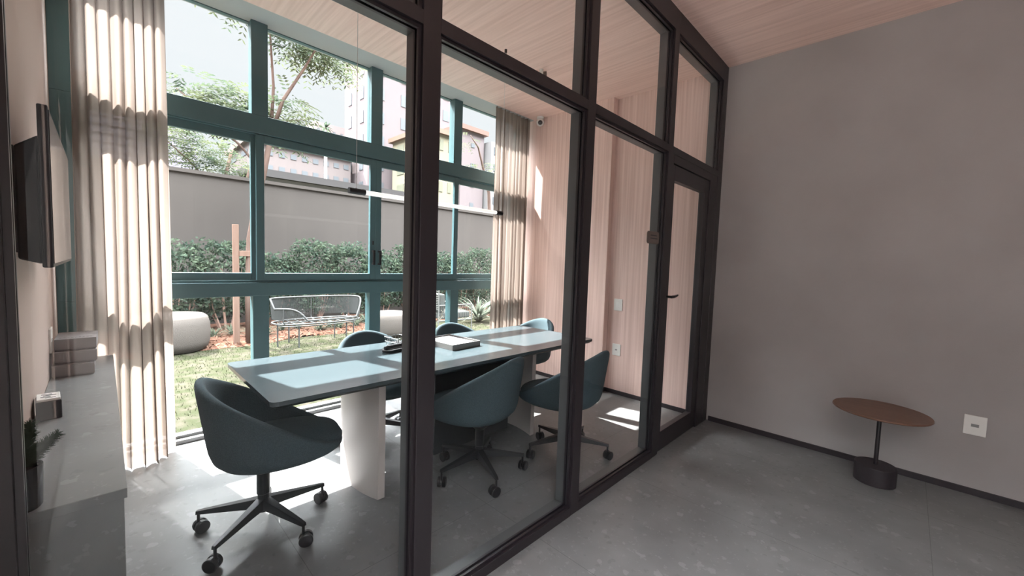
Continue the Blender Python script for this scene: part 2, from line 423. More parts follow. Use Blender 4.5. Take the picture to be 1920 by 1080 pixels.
curtain('sheer_curtain', 'cream sheer curtain gathered beside the television wall',
        [(-2.52, -0.15), (-2.50, -0.02), (-2.33, 0.10), (-2.33, 0.22), (-2.47, 0.34)],
        [(-2.46, -0.12), (-2.46, 0.04), (-2.44, 0.18), (-2.44, 0.33)], 8, 0.035, seed=4)
curtain('sheer_curtain', 'cream sheer curtain hanging in the corner by the wood wall',
        [(-2.40, 3.42), (-2.40, 4.04)], [(-2.40, 3.42), (-2.40, 4.04)], 9, 0.030, seed=9)

# ------------------------------------------------------------------ conference table
tb = thing('conference_table', 'long grey conference table with thin top on panel pedestals', 'table', (-1.235, 1.9, 0))
bm = bm_()
poly = rounded_rect(-0.485, 0.485, -1.36, 1.36, 0.035)
a = [bm.verts.new((x, y, 0.80)) for x, y in poly]
b = [bm.verts.new((x, y, 0.778)) for x, y in poly]
c = [bm.verts.new((x * 0.965, y * 0.985, 0.762)) for x, y in poly]
bm.faces.new(a); bm.faces.new(c[::-1]); n = len(poly)
for i in range(n):
    k = (i + 1) % n
    bm.faces.new((a[i], b[i], b[k], a[k])); bm.faces.new((b[i], c[i], c[k], b[k]))
obj('tabletop', bm, M_table, tb)
# bowed panel pedestal near end
def bowed(y, sgn, x0, x1, th, bow, z1):
    bm = bm_(); n = 20; A = []; B = []
    for i in range(n + 1):
        t = i / n; x = x0 + (x1 - x0) * t; d = bow * (1 - (2 * t - 1) ** 2)
        A.append((x, y - sgn * d)); B.append((x, y - sgn * d + sgn * th))
    prism(bm, A + B[::-1], 0.0, z1)
    return bm
pb_ = obj('pedestal', bowed(1.165 - 1.9, 1, -0.235, 0.325, 0.045, 0.05, 0.763), M_pedestal, tb)
obj('pedestal', bowed(2.62 - 1.9, -1, -0.235, 0.325, 0.045, 0.05, 0.763), M_pedestal, tb)
boxes('stretcher_box', [(-0.06, 0.075, 1.75 - 1.9, 2.55 - 1.9, 0.0, 0.763)], mat('dark_laminate', (0.05, 0.055, 0.06), 0.5), tb, 0.004)

# ------------------------------------------------------------------ swivel chairs
def make_chair(label, loc, rz):
    """faces local +Y"""
    t = thing('swivel_chair', label, 'chair', loc, rz, 'swivel tub chairs around the conference table')
    bm = bm_(); NT = 40
    SY = 0.065; z0 = 0.378; zm = 0.445; th = 0.050
    low = [0.0, 0.03, 0.12, 0.3, 0.6, 1.0]
    hi = [0.25, 0.5, 0.75, 0.93]
    rows = []
    for i in range(NT):
        th_ = 2 * PI * i / NT            # 0 = back (-Y)
        e = abs(math.cos(th_ / 2)) ** 2.35
        rim = 0.452 + 0.408 * e
        rx, ryb, ryf = 0.315, 0.300, 0.330
        s, c_ = math.sin(th_), math.cos(th_)
        pw = 2.35
        ry = ryb if c_ > 0 else ryf
        rr = 1.0 / ((abs(s) / rx) ** pw + (abs(c_) / ry) ** pw) ** (1 / pw)
        def P(fr, z, off=0.0):
            fl = 1.0 + 0.16 * max(0, z - zm)
            r = rr * fr * fl - off
            lean = 0.10 * max(0, z - zm) * max(0.0, c_)
            return (r * s, SY - r * c_ - lean, z)
        row = []
        for q in low: row.append(P(q ** 0.42, z0 + (zm - z0) * q - (0.02 if False else 0)))
        for q in hi: row.append(P(1.0, zm + (rim - zm) * q))
        row.append(P(1.0, rim - 0.004, 0.006)); row.append(P(1.0, rim + 0.010, th * 0.5)); row.append(P(1.0, rim - 0.004, th - 0.006))
        for q in hi[::-1]: row.append(P(1.0, 0.44 + (rim - 0.44) * q, th))
        row.append(P(1.0, 0.44, th + 0.005)); row.append(P(0.5, 0.43))
        rows.append(row)
    nb = len(rows[0])
    bc = bm.verts.new((0, SY, z0)); tc_ = bm.verts.new((0, SY, 0.43))
    V = [[None] * nb for _ in range(NT)]
    for i in range(NT):
        for j in range(1, nb): V[i][j] = bm.verts.new(rows[i][j])
    for i in range(NT):
        k = (i + 1) % NT
        bm.faces.new((bc, V[k][1], V[i][1]))
        for j in range(1, nb - 1): bm.faces.new((V[i][j], V[k][j], V[k][j + 1], V[i][j + 1]))
        bm.faces.new((V[i][nb - 1], V[k][nb - 1], tc_))
    obj('shell', bm, M_fabric, t, smooth=True, sub=1)
    # seat cushion
    bm = bm_(); prof = [(0.0, 0.532), (0.5, 0.530), (0.8, 0.520), (0.95, 0.502), (1.0, 0.474), (0.98, 0.452), (0.9, 0.440), (0.0, 0.440)]
    rws = []
    for fr, z in prof:
        if fr == 0: rws.append([bm.verts.new((0, SY + 0.01, z))]); continue
        r_ = []
        for i in range(36):
            q = 2 * PI * i / 36; s, c_ = math.sin(q), math.cos(q)
            ry = 0.225 if c_ > 0 else 0.322
            rr = 1.0 / ((abs(s) / 0.245) ** 2.6 + (abs(c_) / ry) ** 2.6) ** (1 / 2.6)
            r_.append(bm.verts.new((rr * fr * s, SY + 0.01 - rr * fr * c_, z)))
        rws.append(r_)
    for a, b in zip(rws, rws[1:]):
        for j in range(36):
            k = (j + 1) % 36
            if len(a) == 1: bm.faces.new((a[0], b[k], b[j]))
            elif len(b) == 1: bm.faces.new((a[j], a[k], b[0]))
            else: bm.faces.new((a[j], a[k], b[k], b[j]))
    obj('seat_cushion', bm, M_fabric, t, smooth=True)
    bm = bm_(); lathe(bm, [(0, 0.385), (0.075, 0.385), (0.075, 0.355), (0.032, 0.315), (0.032, 0.20), (0.027, 0.195), (0.030, 0.10), (0.0, 0.10)], n=20)
    obj('column', bm, M_metal, t, smooth=False)
    for k in range(5):
        a = 2 * PI * k / 5
        bm = bm_()
        segs = [(0.012, 0.030, 0.120, 0.175), (0.10, 0.024, 0.118, 0.160), (0.30, 0.014, 0.108, 0.128), (0.325, 0.011, 0.106, 0.124)]
        rr = []
        for r, hw, za, zb in segs:
            rr.append([bm.verts.new((r, -hw, za)), bm.verts.new((r, hw, za)), bm.verts.new((r, hw * 0.75, zb)), bm.verts.new((r, -hw * 0.75, zb))])
        for p, q in zip(rr, rr[1:]):
            for j in range(4): bm.faces.new((p[j], p[(j + 1) % 4], q[(j + 1) % 4], q[j]))
        bm.faces.new(rr[0][::-1]); bm.faces.new(rr[-1])
        bmesh.ops.rotate(bm, verts=bm.verts, cent=(0, 0, 0), matrix=Matrix.Rotation(a, 3, 'Z'))
        arm = obj('base_arm', bm, M_metal, t, bevel=0.002)
        bm = bm_()
        cx, cy = 0.315 * math.cos(a), 0.315 * math.sin(a)
        tube(bm, [(cx, cy, 0.045), (cx, cy, 0.112)], 0.0075, 8)
        d = Vector((math.cos(a + 0.9 + k), math.sin(a + 0.9 + k), 0)); o_ = Vector((cx, cy, 0.034)) + d * 0.012
        ax = Vector((-d.y, d.x, 0))
        for s_ in (-1, 1):
            tube(bm, [o_ + ax * s_ * 0.007, o_ + ax * s_ * 0.009, o_ + ax * s_ * 0.024, o_ + ax * s_ * 0.027], [0.031, 0.034, 0.034, 0.029], 18)
        tube(bm, [o_ - ax * 0.008 + Vector((0, 0, 0.006)), o_ + ax * 0.008 + Vector((0, 0, 0.006))], 0.024, 14)
        obj('caster', bm, M_black, arm, smooth=False)
    return t
chairs = [
    ('teal grey tub chair at the near head of the conference table', (-1.095, 0.59, 0), math.radians(-8)),
    ('teal grey tub chair with its back to the partition, nearer one', (-0.75, 1.85, 0), math.radians(105)),
    ('teal grey tub chair on the partition side, nearest the door', (-0.50, 2.55, 0), math.radians(100)),
    ('teal grey tub chair at the far head of the conference table by the wood wall', (-1.67, 3.32, 0), math.radians(172)),
    ('teal grey tub chair on the window side behind the phone', (-1.74, 1.58, 0), math.radians(-90)),
    ('teal grey tub chair on the window side behind the paper tray', (-1.70, 2.46, 0), math.radians(-90)),
]
c0 = make_chair(*chairs[0])
phases = [28, -53, -70.5, 10, 60, 35]          # how far each star base is turned under its shell
allc = [c0]
for lb, loc, rz in chairs[1:]:
    c = copy_tree(c0); c.location = loc; c.rotation_euler = (0, 0, rz); c['label'] = lb; allc.append(c)
for c, ph in zip(allc, phases):
    for ch in c.children:
        if ch.name.startswith('base_arm'): ch.rotation_euler = (0, 0, math.radians(ph))

# ------------------------------------------------------------------ things on the table
t = thing('paper_tray', 'grey desk tray filled with white paper', 'tray', (-1.33, 2.02, 0.80), math.radians(4))
boxes('tray_body', [(-0.19, 0.19, -0.15, 0.15, 0, 0.008), (-0.19, -0.182, -0.15, 0.15, 0.008, 0.045), (0.182, 0.19, -0.15, 0.15, 0.008, 0.045), (-0.182, 0.182, -0.15, -0.142, 0.008, 0.045), (-0.182, 0.182, 0.142, 0.15, 0.008, 0.045)], M_trayg, t, 0.002)
boxes('paper_stack', [(-0.165, 0.165, -0.13, 0.115, 0.008, 0.036)], M_paper, t, 0.002)
t = thing('telephone', 'black conference phone lying on the table near the wire basket', 'phone', (-1.40, 1.56, 0.80), math.radians(12))
bm = bm_(); prism(bm, rounded_rect(-0.045, 0.045, -0.12, 0.12, 0.03), 0, 0.022); obj('phone_body', bm, M_black, t, bevel=0.005)
bm = bm_(); tube(bm, [(0.0, -0.11, 0.030), (0.0, -0.08, 0.038), (0, 0.08, 0.038), (0, 0.11, 0.030)], [0.018, 0.014, 0.014, 0.018], 12); obj('handset', bm, M_black, t, smooth=True)
t = thing('wire_basket', 'small steel wire basket standing on the table', 'basket', (-1.55, 1.66, 0.80), math.radians(8))
bm = bm_()
for z, s in ((0.004, 0.8), (0.035, 0.95), (0.07, 1.0)):
    for i in range(4):
        q = [(-0.09 * s, -0.07 * s), (0.09 * s, -0.07 * s), (0.09 * s, 0.07 * s), (-0.09 * s, 0.07 * s)]
        a, b = q[i], q[(i + 1) % 4]; tube(bm, [(a[0], a[1], z), (b[0], b[1], z)], 0.003, 6)
for i in range(7):
    x = -0.09 + 0.03 * i
    for sy in (-1, 1): tube(bm, [(x * 0.8, sy * 0.056, 0.004), (x, sy * 0.07, 0.07)], 0.002, 6)
    tube(bm, [(x * 0.8, -0.056, 0.004), (x * 0.8, 0.056, 0.004)], 0.002, 6)
for i in range(5):
    y = -0.07 + 0.035 * i
    for sx in (-1, 1): tube(bm, [(sx * 0.072, y * 0.8, 0.004), (sx * 0.09, y, 0.07)], 0.002, 6)
obj('wire_frame', bm, M_steel, t)
boxes('notepad', [(-0.05, 0.05, -0.035, 0.035, 0.008, 0.03)], M_black, t, 0.002)
t = thing('branch_vase', 'slim glass vase with dry white sprigs on the table', 'vase', (-1.60, 2.03, 0.80))
bm = bm_(); lathe(bm, [(0, 0), (0.03, 0), (0.034, 0.03), (0.026, 0.09), (0.014, 0.13), (0.018, 0.15), (0.015, 0.15), (0.011, 0.13), (0.023, 0.09), (0.03, 0.03), (0, 0.008)], n=20); obj('vase', bm, M_clear, t, smooth=True)
bm = bm_(); rnd = random.Random(3)
for k in range(9):
    a = rnd.uniform(0, 2 * PI); l = rnd.uniform(0.04, 0.15); h = rnd.uniform(0.20, 0.32)
    p = [(0, 0, 0.02), (l * 0.2 * math.cos(a), l * 0.2 * math.sin(a), 0.14), (l * math.cos(a), l * math.sin(a), h)]
    tube(bm, p, 0.0015, 5)
    for q in range(9):
        u = 0.35 + 0.65 * q / 8; c = Vector(p[1]).lerp(Vector(p[2]), u)
        e = c + Vector((rnd.uniform(-1, 1), rnd.uniform(-1, 1), rnd.uniform(0, 1))) * 0.02
        tube(bm, [c, e], [0.001, 0.004], 5)
obj('sprigs', bm, mat('dry_sprig', (0.62, 0.60, 0.52), 0.8), t)

# ------------------------------------------------------------------ pendant, ceiling spot, dome camera
t = thing('linear_pendant', 'long thin tube pendant lamp with dark end caps over the table', 'lamp', (-1.37, 1.88, 1.945))
bm = bm_(); tube(bm, [(0, -0.60, 0), (0, 0.66, 0)], 0.016, 16); obj('light_tube', bm, M_acryl, t, smooth=True)
bm = bm_(); tube(bm, [(0, -0.712, 0), (0, -0.60, 0)], 0.021, 16); obj('end_cap', bm, M_metal, t)
bm = bm_(); tube(bm, [(0, 0.64, 0), (0, 0.712, 0)], 0.021, 16); obj('end_cap', bm, M_metal, t)
for y in (-0.66, 0.70):
    bm = bm_(); tube(bm, [(0, y, 0.015), (0.001, y, 0.5), (0, y, H - 1.945)], 0.0018, 6); obj('suspension_wire', bm, M_white, t)
    bm = bm_(); lathe(bm, [(0, 0), (0.012, 0), (0.012, 0.03), (0, 0.03)], (0, y, H - 1.945 - 0.03), 12); obj('ceiling_mount', bm, M_metal, t)
t = thing('ceiling_spotlight', 'small white spotlight with dark end fixed to the wood ceiling', 'spotlight', (-1.37, 3.07, H))
bm = bm_(); tube(bm, [(0, 0, 0), (0, 0, -0.03)], 0.02, 14); obj('mount', bm, M_white, t)
bm = bm_(); tube(bm, [(-0.05, -0.03, -0.045), (0.02, 0.012, -0.045)], 0.022, 16); obj('lamp_body', bm, M_white, t)
bm = bm_(); tube(bm, [(0.02, 0.012, -0.045), (0.045, 0.027, -0.045)], 0.023, 16); obj('lamp_rim', bm, mat('bronze', (0.12, 0.08, 0.06), 0.4), t)
t = thing('dome_camera', 'white dome security camera in the corner above the far curtain', 'camera', (-2.22, 4.05, 3.40))
bm = bm_(); lathe(bm, [(0, 0), (0.045, 0), (0.045, -0.02), (0.035, -0.03), (0, -0.03)], n=24); obj('mount_plate', bm, M_white, t)
bm = bm_(); lathe(bm, [(0, -0.015), (0.035, -0.03), (0.050, -0.055), (0.050, -0.075), (0.038, -0.100), (0.015, -0.114), (0, -0.116)], n=24); hs = obj('housing', bm, M_white, t, smooth=True)
dv = (Vector((1.34, 0, 1.5)) - Vector((-2.22, 4.05, 3.33))).normalized()
cc = Vector((0, 0, -0.068))
bm = bm_(); tube(bm, [cc + dv * 0.038, cc + dv * 0.053], [0.030, 0.026], 18); obj('lens_bezel', bm, M_black, t)
bm = bm_(); tube(bm, [cc + dv * 0.053, cc + dv * 0.056], [0.013, 0.009], 14); obj('lens', bm, M_screen, t)

# ------------------------------------------------------------------ television
t = thing('television', 'black flat television on a bracket on the cream wall', 'television', (-1.05, Y0, 1.68))
bm = bm_(); box(bm, -0.51, 0.49, 0.085, 0.108, -0.245, 0.25); obj('bezel', bm, M_tvb, t, bevel=0.004)
bm = bm_(); box(bm, -0.50, 0.48, 0.108, 0.110, -0.232, 0.238); obj('screen', bm, M_screen, t)
bm = bm_()
vs = [(-0.45, 0.085, -0.235), (0.47, 0.085, -0.235), (0.47, 0.085, 0.16), (-0.45, 0.085, 0.16), (-0.40, 0.035, -0.22), (0.46, 0.035, -0.22), (0.46, 0.035, 0.12), (-0.40, 0.035, 0.12)]
vv = [bm.verts.new(p) for p in vs]
for f in ((0, 1, 2, 3), (4, 5, 6, 7), (0, 1, 5, 4), (1, 2, 6, 5), (2, 3, 7, 6), (3, 0, 4, 7)): bm.faces.new([vv[i] for i in f])
obj('rear_housing', bm, M_tvb, t, bevel=0.006)
boxes('wall_plate_mount', [(0.30, 0.48, 0.0, 0.012, -0.22, 0.25)], M_tvb, t); boxes('bracket_arm', [(0.32, 0.46, 0.012, 0.035, -0.20, 0.12)], M_tvb, t); boxes('bracket_arm', [(-0.38, -0.30, 0.0, 0.035, -0.15, 0.10)], M_tvb, t)

# ------------------------------------------------------------------ sideboard and things on it
t = thing('sideboard', 'long low grey stone sideboard under the television', 'sideboard', (-1.37, Y0 + 0.127, 0))
boxes('body', [(-1.07, 1.075, -0.125, 0.118, 0.0, 0.755)], M_slab, t, 0.002)
boxes('top_slab', [(-1.08, 1.085, -0.125, 0.125, 0.757, 0.787)], M_slab, t, 0.002)
ZS = 0.787
# storage boxes
for k, (dx, ang, lb) in enumerate(((-0.02, 0, 'grey storage box at the bottom of the stack on the sideboard'), (0.012, 2.0, 'grey storage box in the middle of the stack on the sideboard'), (0.040, -1, 'grey storage box with a perforated lid, topmost of the stack on the sideboard'))):
    t = thing('storage_box', lb, 'box', (-2.08 - dx, -0.122 + 0.2 * dx, ZS + k * 0.0675), math.radians(ang), 'stack of grey boxes')
    boxes('box_body', [(-0.130, 0.130, -0.078, 0.078, 0, 0.020)], M_boxg, t, 0.002)
    boxes('box_lid', [(-0.136, 0.136, -0.082, 0.082, 0.007, 0.0670)], M_boxg, t, 0.002)
    if k == 2:
        bm = bm_()
        for i in range(9): lathe(bm, [(0, 0), (0.005, 0), (0.005, 0.0006), (0, 0.0006)], (0.09, -0.06 + i * 0.015, 0.0670), 8)
        obj('lid_holes', bm, M_black, t)
# desk clock block
t = thing('desk_clock', 'small black cube clock with a white patterned top on the sideboard', 'clock', (-1.20, -0.172, ZS), math.radians(4))
boxes('clock_body', [(-0.055, 0.055, -0.036, 0.036, 0, 0.078)], M_black, t, 0.004)
boxes('clock_face', [(-0.052, 0.052, -0.033, 0.033, 0.078, 0.088)], M_paper, t, 0.002)
boxes('face_marks', [(-0.03, -0.024, -0.02, 0.01, 0.088, 0.089), (-0.012, -0.004, -0.015, 0.022, 0.088, 0.089), (0.010, 0.018, -0.022, 0.006, 0.088, 0.089), (0.028, 0.034, -0.01, 0.02, 0.088, 0.089)], M_black, t)
# potted fern
t = thing('potted_fern', 'foxtail fern in a dark cylindrical pot on the sideboard end', 'plant', (-0.33, -0.170, ZS))
bm = bm_(); lathe(bm, [(0, 0), (0.036, 0), (0.040, 0.006), (0.043, 0.112), (0.043, 0.118), (0.039, 0.118), (0.038, 0.10), (0, 0.10)], n=28); obj('pot', bm, mat('dark_glazed_pot', (0.018, 0.020, 0.022), 0.25), t, smooth=False)
bm = bm_(); lathe(bm, [(0, 0.1), (0.037, 0.1), (0.03, 0.104), (0, 0.106)], n=20); obj('soil', bm, mat('soil', (0.03, 0.022, 0.018), 0.9), t)
rnd = random.Random(11)
for (dx, dy, h) in ((-0.14, 0.062, 0.045), (-0.13, 0.012, 0.095), (-0.055, 0.018, 0.085), (0.01, 0.0, 0.06), (-0.07, 0.03, 0.04)):
    bm = bm_(); P0 = Vector((dx * 0.05, dy * 0.05, 0.10)); P1 = Vector((dx * 0.45, dy * 0.35, 0.10 + h * 0.7)); P2 = Vector((dx, dy, 0.10 + h))
    def Q(u): return P0 * (1 - u) ** 2 + P1 * 2 * u * (1 - u) + P2 * u * u
    tube(bm, [Q(i / 8) for i in range(9)], [0.0022] * 8 + [0.001], 6)
    for i in range(700):
        u = 0.10 + 0.9 * (i / 700); c = Q(u); tg = (Q(min(1, u + 0.02)) - Q(u - 0.02)).normalized()
        v = Vector((rnd.gauss(0, 1), rnd.gauss(0, 1), rnd.gauss(0, 1))); v -= tg * v.dot(tg); v.normalize()
        L_ = 0.034 * (1 - 0.45 * u) * rnd.uniform(0.7, 1.1)
        e = c + (v * 0.9 + tg * 0.6).normalized() * L_; s = tg.cross(v) * 0.0011
        bm.faces.new([bm.verts.new(c - s), bm.verts.new(c + s), bm.verts.new(e + s * 0.3), bm.verts.new(e - s * 0.3)])
    obj('frond', bm, leafmat('fern_leaf', (0.035, 0.055, 0.035), (0.05, 0.075, 0.05), 20) if 'fern_leaf' not in MATS else MATS['fern_leaf'], t)

# ------------------------------------------------------------------ wall plates
def plate(label, loc, ax, kind):
    t = thing('wall_plate', label, kind, loc)
    if ax == 'y': w = 0.053; boxes('cover', [(-w, w, -0.009, 0, -0.068, 0.068)], M_white, t, 0.003)
    else: boxes('cover', [(-0.053, 0.053, 0, 0.009, -0.068, 0.068)], M_white, t, 0.003)
    return t
t = plate('white wall socket on the grey wall right of the round side table', (1.735, D, 0.485), 'y', 'socket')
boxes('socket_face', [(-0.018, 0.018, -0.0105, -0.009, -0.010, 0.010)], mat('socket_grey', (0.25, 0.24, 0.23), 0.5), t)
t = plate('upper white light switch on the wood wall', (-1.035, D, 1.048), 'y', 'switch')
boxes('rocker', [(-0.02, 0.002, -0.012, -0.009, -0.03, 0.03), (0.005, 0.022, -0.012, -0.009, -0.03, 0.03)], M_paper, t, 0.001)
t = plate('lower white socket on the wood wall near the floor', (-1.03, D, 0.522), 'y', 'socket')
boxes('socket_face', [(-0.014, 0.014, -0.0105, -0.009, -0.008, 0.008)], MATS['socket_grey'], t)
t = plate('white socket plate on the cream wall behind the storage boxes', (-2.02, Y0, 0.985), 'n', 'socket')
boxes('socket_face', [(-0.014, 0.014, 0.009, 0.0105, -0.008, 0.008)], MATS['socket_grey'], t)

# door sign on the glass next to the door
t = thing('door_sign', 'small bronze rounded sign on the glass beside the door', 'sign', (-0.029, 2.862, 1.716))
bm = bm_(); pl = rounded_rect(-0.095, 0.095, -0.045, 0.045, 0.022)
a = [bm.verts.new((0.0, x, z)) for x, z in pl]; b = [bm.verts.new((0.006, x, z)) for x, z in pl]; n = len(pl)
bm.faces.new(a[::-1]); bm.faces.new(b)
for i in range(n): bm.faces.new((a[i], a[(i + 1) % n], b[(i + 1) % n], b[i]))
obj('plaque', bm, mat('bronze_plate', (0.16, 0.125, 0.11), 0.4, metal=0.3), t)
boxes('engraved_lines', [(0.006, 0.0068, -0.045, 0.055, 0.012, 0.020), (0.006, 0.0068, -0.045, 0.065, -0.010, -0.002)], M_frame, t)

# ------------------------------------------------------------------ round side table
t = thing('side_table', 'round walnut side table on a black drum base before the grey wall', 'table', (1.262, 3.90, 0))
bm = bm_(); lathe(bm, [(0, 0.528), (0.268, 0.528), (0.272, 0.522), (0.268, 0.516), (0.20, 0.508), (0, 0.508)], n=64); obj('tabletop', bm, M_walnut, t, bevel=0.0)
bm = bm_(); lathe(bm, [(0, 0.508), (0.05, 0.508), (0.05, 0.500), (0.013, 0.497), (0.013, 0.13), (0, 0.13)], n=20); obj('stem', bm, M_frame, t)
bm = bm_()
pts = [(0.118 * math.cos(math.radians(q)), 0.118 * math.sin(math.radians(q))) for q in range(0, 360, 6)]
prism(bm, pts, 0.0, 0.128); obj('base', bm, M_base, t, bevel=0.004)

# ------------------------------------------------------------------ outdoors: ground
G = -0.05
M_lawn = mat('lawn_grass', (0.0255, 0.0281, 0.0161), 0.95, spec=0.0, noise=((7, 7, 7), (0.042, 0.038, 0.029), 0.42, 0.62, 6), bump=(90, 0.6))
tag(boxes('lawn', [(-70, XW - 0.10, -45, 60, G - 0.2, G)], M_lawn), 'short patchy sunlit lawn outside the tall window', 'lawn', kind='stuff')
rnd = random.Random(21)
bm = bm_()
for i in range(9000):
    x = -2.98 - 3.7 * rnd.random() ** 0.8; y = rnd.uniform(-0.5, 6.5); a = rnd.uniform(0, PI); h = rnd.uniform(0.012, 0.035)
    dx, dy = 0.004 * math.cos(a), 0.004 * math.sin(a); lx, ly = rnd.uniform(-0.015, 0.015), rnd.uniform(-0.015, 0.015)
    bm.faces.new([bm.verts.new((x - dx, y - dy, G)), bm.verts.new((x + dx, y + dy, G)), bm.verts.new((x + lx, y + ly, G + h))])
tag(obj('grass_blades', bm, leafmat('grass_blade', (0.022, 0.028, 0.013), (0.033, 0.034, 0.020), 3)), 'fine grass blades standing on the lawn', 'grass', kind='stuff')
struct(boxes('bounce_slab', [(-2.7, 9, -9, Y0 - 0.1, -0.1, -0.02)], mat('bounce_paving', (0.105, 0.095, 0.09), 0.9, spec=0.0)), 'added unseen paving that bounces sunlight into the lobby', 'paving')  # made-up slab out of view, throws sunlight up to the lobby ceiling
struct(boxes('trim_3', [(-2.93, XW - 0.10, -0.3, 9, G, -0.02)], mat('pale_kerb', (0.30, 0.28, 0.27), 0.8, spec=0.0)), 'pale stone kerb outside the tall window', 'kerb')
bm = bm_(); NX, NY = 14, 60; gv = []
for i in range(NX + 1):
    r_ = []
    for j in range(NY + 1):
        x = -6.55 - 2.44 * i / NX; y = -3 + 14 * j / NY
        xx = x + (0.16 * math.sin(y * 1.7) + 0.08 * math.sin(y * 4.1) if i == 0 else 0) - max(0, (y - 2.2)) * 0.12 * (1 - i / NX)
        r_.append(bm.verts.new((xx, y, G + (0.004 if i == 0 else 0.03 + 0.02 * rnd.random()))))
    gv.append(r_)
for i in range(NX):
    for j in range(NY): bm.faces.new((gv[i][j], gv[i + 1][j], gv[i + 1][j + 1], gv[i][j + 1]))
tag(obj('mulch_bed', bm, mat('red_mulch', (0.075, 0.034, 0.023), 0.95, spec=0.0, noise=((25, 25, 25), (0.12, 0.07, 0.052), 0.4, 0.6, 4), bump=(60, 1.0))), 'reddish bark mulch bed along the hedge', 'mulch', kind='stuff')
bm = bm_()
for i in range(3500):
    x = -6.5 - 1.6 * rnd.random() ** 1.3; y = rnd.uniform(-0.5, 8); x -= max(0, y - 2.2) * 0.1; c = Vector((x, y, G + 0.03 + 0.03 * rnd.random()))
    u = Vector((rnd.gauss(0, 1), rnd.gauss(0, 1), rnd.gauss(0, 0.4))).normalized() * rnd.uniform(0.015, 0.04); v = Vector((rnd.gauss(0, 1), rnd.gauss(0, 1), rnd.gauss(0, 0.4))).normalized() * 0.010
    bm.faces.new([bm.verts.new(c - u - v), bm.verts.new(c + u - v), bm.verts.new(c + u + v), bm.verts.new(c - u + v)])
tag(obj('bark_chips', bm, mat('bark_chip', (0.09, 0.042, 0.028), 0.9, spec=0.0, noise=((30, 30, 30), (0.13, 0.08, 0.057), 0.4, 0.6, 2))), 'loose reddish bark chips on the planting bed', 'bark chips', kind='stuff')
XG = -9.0
gw = boxes('garden_wall', [(XG - 0.2, XG, -8, 22, G, 3.06), (XG - 0.24, XG + 0.04, -8, 22, 3.06, 3.13)], mat('garden_render', (0.080, 0.071, 0.066), 0.85, spec=0.0, noise=((1.2, 1.2, 0.5), (0.071, 0.063, 0.059), 0.3, 0.7, 4)))
tag(gw, 'tall grey rendered garden wall behind the hedge', 'wall')

# leaves
def add_leaf(bm, c, u, v):
    bm.faces.new([bm.verts.new(c - u), bm.verts.new(c + v - u * 0.1), bm.verts.new(c + u), bm.verts.new(c - v + u * 0.1)])
def rv(r): 
    v = Vector((r.gauss(0, 1), r.gauss(0, 1), r.gauss(0, 1))); return v.normalized()
# hedge: separate shrubs side by side
M_hedge = leafmat('hedge_leaf', (0.030, 0.048, 0.038), (0.085, 0.11, 0.075), 5, 0.3)
M_core = mat('hedge_core', (0.035, 0.055, 0.035), 1.0)
M_stem = mat('brown_stem', (0.22, 0.14, 0.11), 0.9)
def shrub(cx, cy, w, h, label, seed, m, n, leafs=0.045):
    r = random.Random(seed)
    t = thing('hedge_shrub', label, 'shrub', (cx, cy, G), 0, 'hedge shrubs along the garden wall')
    bm = bm_()
    for i in range(6):
        a = r.uniform(0, 2 * PI); x, y = 0.15 * math.cos(a), 0.28 * math.sin(a)
        tube(bm, [(x * 0.4, y * 0.4, 0), (x, y, 0.45), (x * 1.4, y * 1.5, h * 0.7)], [0.018, 0.014, 0.006], 6)
    obj('stems', bm, M_stem, t)
    bm = bm_()
    for i in range(n):
        d = rv(r); 
        k = 1.0 + 0.18 * math.sin(5 * d.x + seed) * math.cos(4 * d.z + seed * 2)
        f = r.uniform(0.45, 1.0) ** 0.5 * k
        c = Vector((d.x * 0.38 * f, d.y * w * 0.62 * f, 0.30 + (h - 0.30) * (0.5 + 0.5 * max(-1, min(1, d.z * 1.25)) * f)))
        u = rv(r) * leafs * r.uniform(0.6, 1.2); v = u.cross(rv(r)).normalized() * leafs * 0.45
        add_leaf(bm, c, u, v)
    obj('foliage', bm, m, t)
    return t
hl = ['in front of the left end of the garden wall', 'left of the wooden stake', 'directly behind the wooden stake', 'behind the left end of the wire bench', 'behind the middle of the wire bench', 'behind the right end of the wire bench', 'behind the cream pouf right of the wire bench', 'behind the middle post of the partition', 'beside the agave clump', 'at the far end beyond the curtain']
for i in range(10):
    cy = 0.9 + i * 0.82
    shrub(-8.25, cy, 1.0, 1.66 + 0.16 * math.sin(i * 2.3) + (0.12 if i > 2 else 0), 'dense dark green hedge shrub ' + hl[i], i + 1, M_hedge, 3000)
# low strappy plants in the bed
M_strap = leafmat('strap_leaf', (0.05, 0.065, 0.045), (0.11, 0.115, 0.085), 4, 0.4)
def tuft(name, loc, n, L_, wd, label, cat, group, seed, m, spread=1.0):
    r = random.Random(seed); bm = bm_()
    for i in range(n):
        a = r.uniform(0, 2 * PI); el = r.uniform(0.5, 1.25); l = L_ * r.uniform(0.6, 1.1); d = Vector((math.cos(a), math.sin(a), 0)); s = Vector((-d.y, d.x, 0)) * wd
        p = [Vector((0, 0, 0)) + d * 0.03 * spread]
        for k in range(1, 5):
            u = k / 4; p.append(d * (l * u * math.cos(el) * (0.8 + 0.5 * u)) * spread + Vector((0, 0, l * (math.sin(el) * u - 0.38 * u * u))))
        ws = [0.7, 1, 0.9, 0.55, 0.05]
        vs = [(bm.verts.new(q - s * w_), bm.verts.new(q + s * w_)) for q, w_ in zip(p, ws)]
        for A, B in zip(vs, vs[1:]): bm.faces.new((A[0], A[1], B[1], B[0]))
    o = obj(name, bm, m); o.location = loc
    return tag(o, label, cat, group)
rnd = random.Random(5)
k = 0
